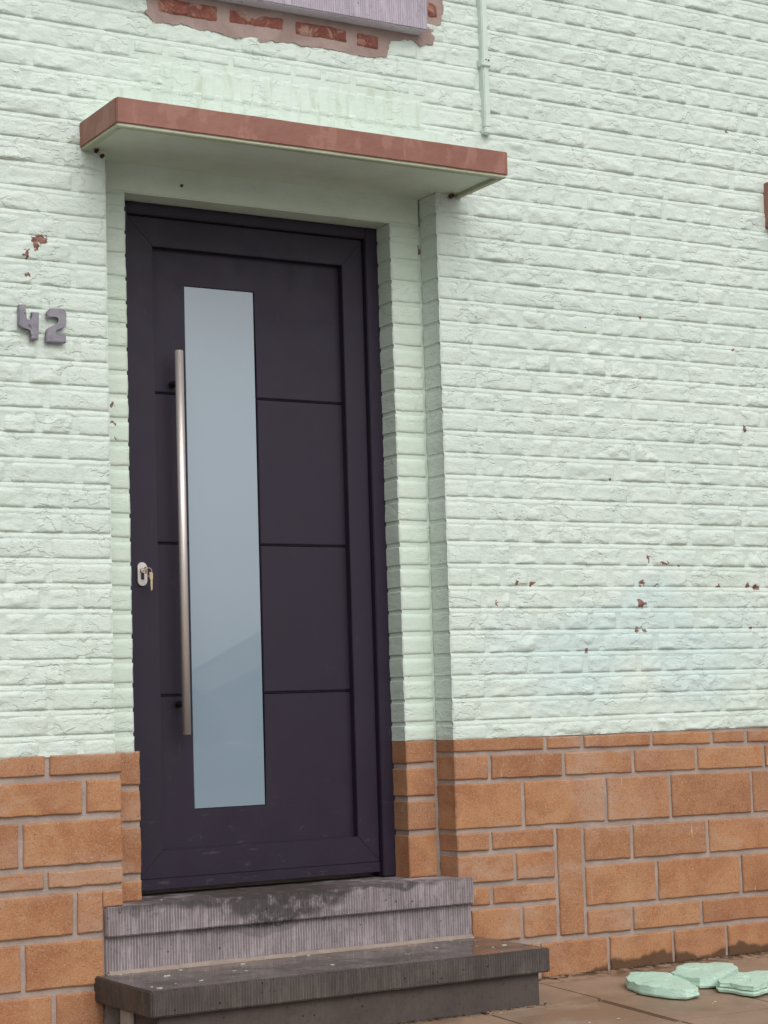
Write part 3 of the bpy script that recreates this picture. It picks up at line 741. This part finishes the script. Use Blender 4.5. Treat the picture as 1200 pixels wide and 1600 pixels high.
# ------------------------------------------------------------------ broken pieces of painted render on the pavement
def rubble(pts, th, seed, label, split=False):
    pts = [Vector((a, b)) for a, b in pts]; N = 56; per = []
    ln = [(pts[(i+1) % len(pts)]-pts[i]).length for i in range(len(pts))]; tot = sum(ln)
    for i in range(N):
        t = tot*i/N; j = 0
        while t > ln[j]: t -= ln[j]; j += 1
        per.append(pts[j].lerp(pts[(j+1) % len(pts)], t/ln[j]))
    c = sum(per, Vector((0, 0)))/N
    prof = [(.0, 1.02), (.25, 1.02), (.5, 1.03), (.8, 1.0), (.93, .90), (1, .62), (1.0, .3)]       # ring scale, height
    rings = [(.97, 0.0), (1.01, .10), (1.025, .30)]
    if split: rings += [(1.0, .44), (.93, .47), (.935, .55), (.985, .58), (.97, .80)]
    else: rings += [(1.0, .55), (.99, .78)]
    rings += [(.975, .96), (.90, 1.0), (.70, 1.02), (.5, 1.0), (.28, 1.02), (.1, 1.0)]
    V = []; r_ = random.Random(seed)
    for (s_, h) in rings:
        for i, p in enumerate(per):
            q = c+(p-c)*s_
            top = h > .9
            n1 = float(fbm(np.array([q.x*16]), seed*3.1, np.array([q.y*16]), 5, 3)[0]); n2 = float(fbm(np.array([q.x*45]), h*2.0+seed, np.array([q.y*45]), 9, 2)[0])
            n3 = float(fbm(np.array([p.x*38]), seed+1.7, np.array([p.y*38]), 15, 2)[0])
            k = 1+((.03*n2+.055*n3) if s_ > .8 else .02*n3)
            q = c+(q-c)*k
            z = gz(q.y)+.002+h*th*(1+.10*n1*(h > .4))+(.002*n2+.003*float(sstep(.0, .05, n1)) if top else 0)
            V.append((q.x, q.y, z))
    nr = len(rings); F = []
    for a in range(nr-1):
        for i in range(N): F.append([a*N+i, a*N+(i+1) % N, (a+1)*N+(i+1) % N, (a+1)*N+i])
    F.append(list(range((nr-1)*N, nr*N))); F.append(list(range(N))[::-1])
    o = raw('render_fragment', V, F, PAINT_RUBBLE, None, math.radians(20))
    tag(o, label, 'fragment', 'broken mint fragments on the pavement')
def traced(pts, z):
    out = []
    for a_, b_ in pts:
        d = ray(900+a_/4, 1450+b_/4); t = (GZ+z+GK*C0[1]-C0[2])/(d[2]-GK*d[1]); p = C0+t*d; out.append((float(p[0]), float(p[1])))
    return out
rubble(traced([(305, 300), (335, 284), (480, 277), (590, 284), (690, 318), (768, 374), (735, 380), (690, 392), (600, 386), (500, 374), (410, 358), (318, 328)], .031), .030, 1, 'mint fragment lying nearest the entrance step, leftmost of the three')
rubble(traced([(592, 272), (680, 218), (830, 216), (985, 226), (1018, 258), (960, 290), (880, 318), (780, 322), (690, 308), (610, 292)], .031), .030, 2, 'mint fragment against the wall behind the other two')
rubble(traced([(882, 322), (1000, 285), (1110, 262), (1250, 262), (1310, 290), (1240, 332), (1105, 370), (960, 345), (900, 338)], .034), .033, 3, 'split layered mint fragment at the right edge of the picture', True)

# ------------------------------------------------------------------ loose flakes and grit
def flakes(name, n, region, zf, smin, smax, seed, mat, label, cat):
    r = random.Random(seed); V = []; F = []
    for i in range(n):
        x, y = region(r); s_ = smin+(smax-smin)*r.random()**3; k = r.randint(4, 6); a0 = r.random()*6.3; b = len(V); z = zf(y)
        el = r.uniform(.35, 1); pp = [(x+s_*r.uniform(.5, 1.3)*math.cos(a0+6.283*j/k), y+el*s_*r.uniform(.4, 1.1)*math.sin(a0+6.283*j/k)) for j in range(k)]
        t = min(s_*r.uniform(.1, .3), .002); lift = [r.uniform(0, .22)*s_ for _ in pp]
        V += [(a, c, z+.0002) for a, c in pp]+[(a*.9+x*.1, c*.9+y*.1, z+t+l_) for (a, c), l_ in zip(pp, lift)]
        F.append([b+k+j for j in range(k)])
        for j in range(k): F.append([b+j, b+(j+1) % k, b+k+(j+1) % k, b+k+j])
    o = raw(name, V, F, mat); tag(o, label, cat, None, 'stuff')
tz = lambda y: -.2035
flakes('paint_flakes', 75, lambda r: (r.uniform(-.05, 1.22), -.39+.37*(1-r.random()**1.6)), tz, .0012, .012, 1, FLAKE, 'pale paint flakes scattered on the dark entrance step', 'flakes')
flakes('pavement_grit', 60, lambda r: (r.uniform(1.0, 2.6), -r.random()**1.5*.9-.005), gz, .0015, .006, 2, FLAKE, 'pale grit scattered on the pavement', 'grit')
flakes('render_crumbs', 70, lambda r: (r.uniform(1.58, 2.2), r.uniform(-.68, -.08)), gz, .0012, .006, 8, PAINT_RUBBLE, 'mint crumbs scattered round the broken fragments', 'crumbs')
flakes('threshold_grit', 16, lambda r: (r.uniform(.05, 1.2), r.uniform(.0, .1)), lambda y: -.0118, .0015, .006, 3, FLAKE, 'pale grit lying on the threshold', 'grit')
flakes('wall_foot_dirt', 420, lambda r: (r.uniform(1.22, 3.0), -abs(r.gauss(0, .018))-.002), gz, .002, .010, 4, SOIL, 'dark dirt along the foot of the brick plinth', 'dirt')
flakes('step_foot_dirt', 260, lambda r: (r.uniform(-.05, 1.26), -.374-abs(r.gauss(0, .014))), gz, .002, .009, 5, SOIL, 'dark dirt along the foot of the entrance step', 'dirt')

# ------------------------------------------------------------------ across the street (seen only mirrored in the door glass)
RW = simple('pale_render', (.52, .50, .47), (.48, .46, .43), 3, .85)
RF = simple('slate_roof', (.06, .06, .065), (.08, .08, .085), 5, .7)
CARP = simple('grey_car_paint', (.20, .21, .22), (.20, .21, .22), 3, .25, .4, .5, 0, 300, 0)
CARG = simple('car_window', (.015, .017, .02), (.015, .017, .02), 3, .08, 0, .5, 0, 300, 0)
TYRE = simple('tyre_rubber', (.02, .02, .02), (.025, .025, .025), 9, .85)
hD = -32.0
def mirr(u, v, D):
    p = onY(u, v, .5+D); return float(p[0]), float(p[2])
xA, zA = mirr(318, 1058, -hD); xB, zB = mirr(413, 1010, -hD); zA -= .3; zB -= .3
sl_ = (zB-zA)/(xB-xA); xR = xA+9.0; zR_ = zA+sl_*9.0
opp = empty('opposite_house', (xA+9, hD, -.62), 'pale rendered house with slate gable roof across the street', 'house')
prism('wall', [(xA+1.0, -.62), (xA+17, -.62), (xA+17, zA+sl_*.7), (xR, zR_-.3), (xA+1.0, zA+sl_*.7)], hD, hD-2.4, RW, opp)
prism('roof', [(xA, zA), (xR, zR_), (xA+18, zA), (xA+18, zA-.45), (xR, zR_-.5), (xA, zA-.45)], hD+.4, hD-2.6, RF, opp)
xd = mirr(392, 1100, -hD)[0]
box('garage_door', xd, xd+2.6, hD+.03, hD-.05, -.60, mirr(392, 1070, -hD)[1], RF, opp, .01)
car = empty('parked_car', (3.4, -5.6, -.62), 'grey hatchback parked at the kerb opposite the door', 'car')
def xsec(pts, y0, y1, name, m, par): return prism(name, pts, y0, y1, m, par, .03, 3)
cy0, cy1 = -4.95, -6.6
body = [(1.0, -.36), (4.9, -.36), (4.95, .02), (4.85, .20), (3.55, .325), (1.0, .34), (.92, .0)]
xsec(body, cy0, cy1, 'body', CARP, car)
xsec([(3.06, .33), (3.03, .58), (2.82, .68), (2.3, .78), (1.4, .80), (1.02, .34)], cy0-.03, cy1+.03, 'cabin', CARG, car)
prism('roof_trim', [(3.035, .56), (3.045, .585), (2.83, .70), (2.3, .80), (1.4, .82), (1.4, .80), (2.3, .775), (2.82, .675)], cy0-.02, cy0-.10, RW, car, .004, 1)
box('belt_highlight', 1.0, 3.9, cy0+.012, cy0-.03, .298, .338, RW, car, .01)  # pale strip standing in for the highlight along the belt line
box('side_reflection', 1.0, 4.85, cy0+.02, cy0-.03, -.37, .07, RW, car, .01)  # pale panel standing in for the bright reflection low on the car side
for wx in (1.75, 4.1):
    for wy in (cy0-.02, cy1+.02):
        bm = bmesh.new(); s_ = 1 if wy > -5.8 else -1
        tube(bm, (wx, wy+.03*s_, -.31), (wx, wy-.17*s_, -.31), .31, 28); wh = bm_obj('wheel', bm, TYRE, car)
        bm = bmesh.new(); tube(bm, (wx, wy+.034*s_, -.31), (wx, wy, -.31), .20, 24); bm_obj('rim', bm, STEEL_PLATE, wh)
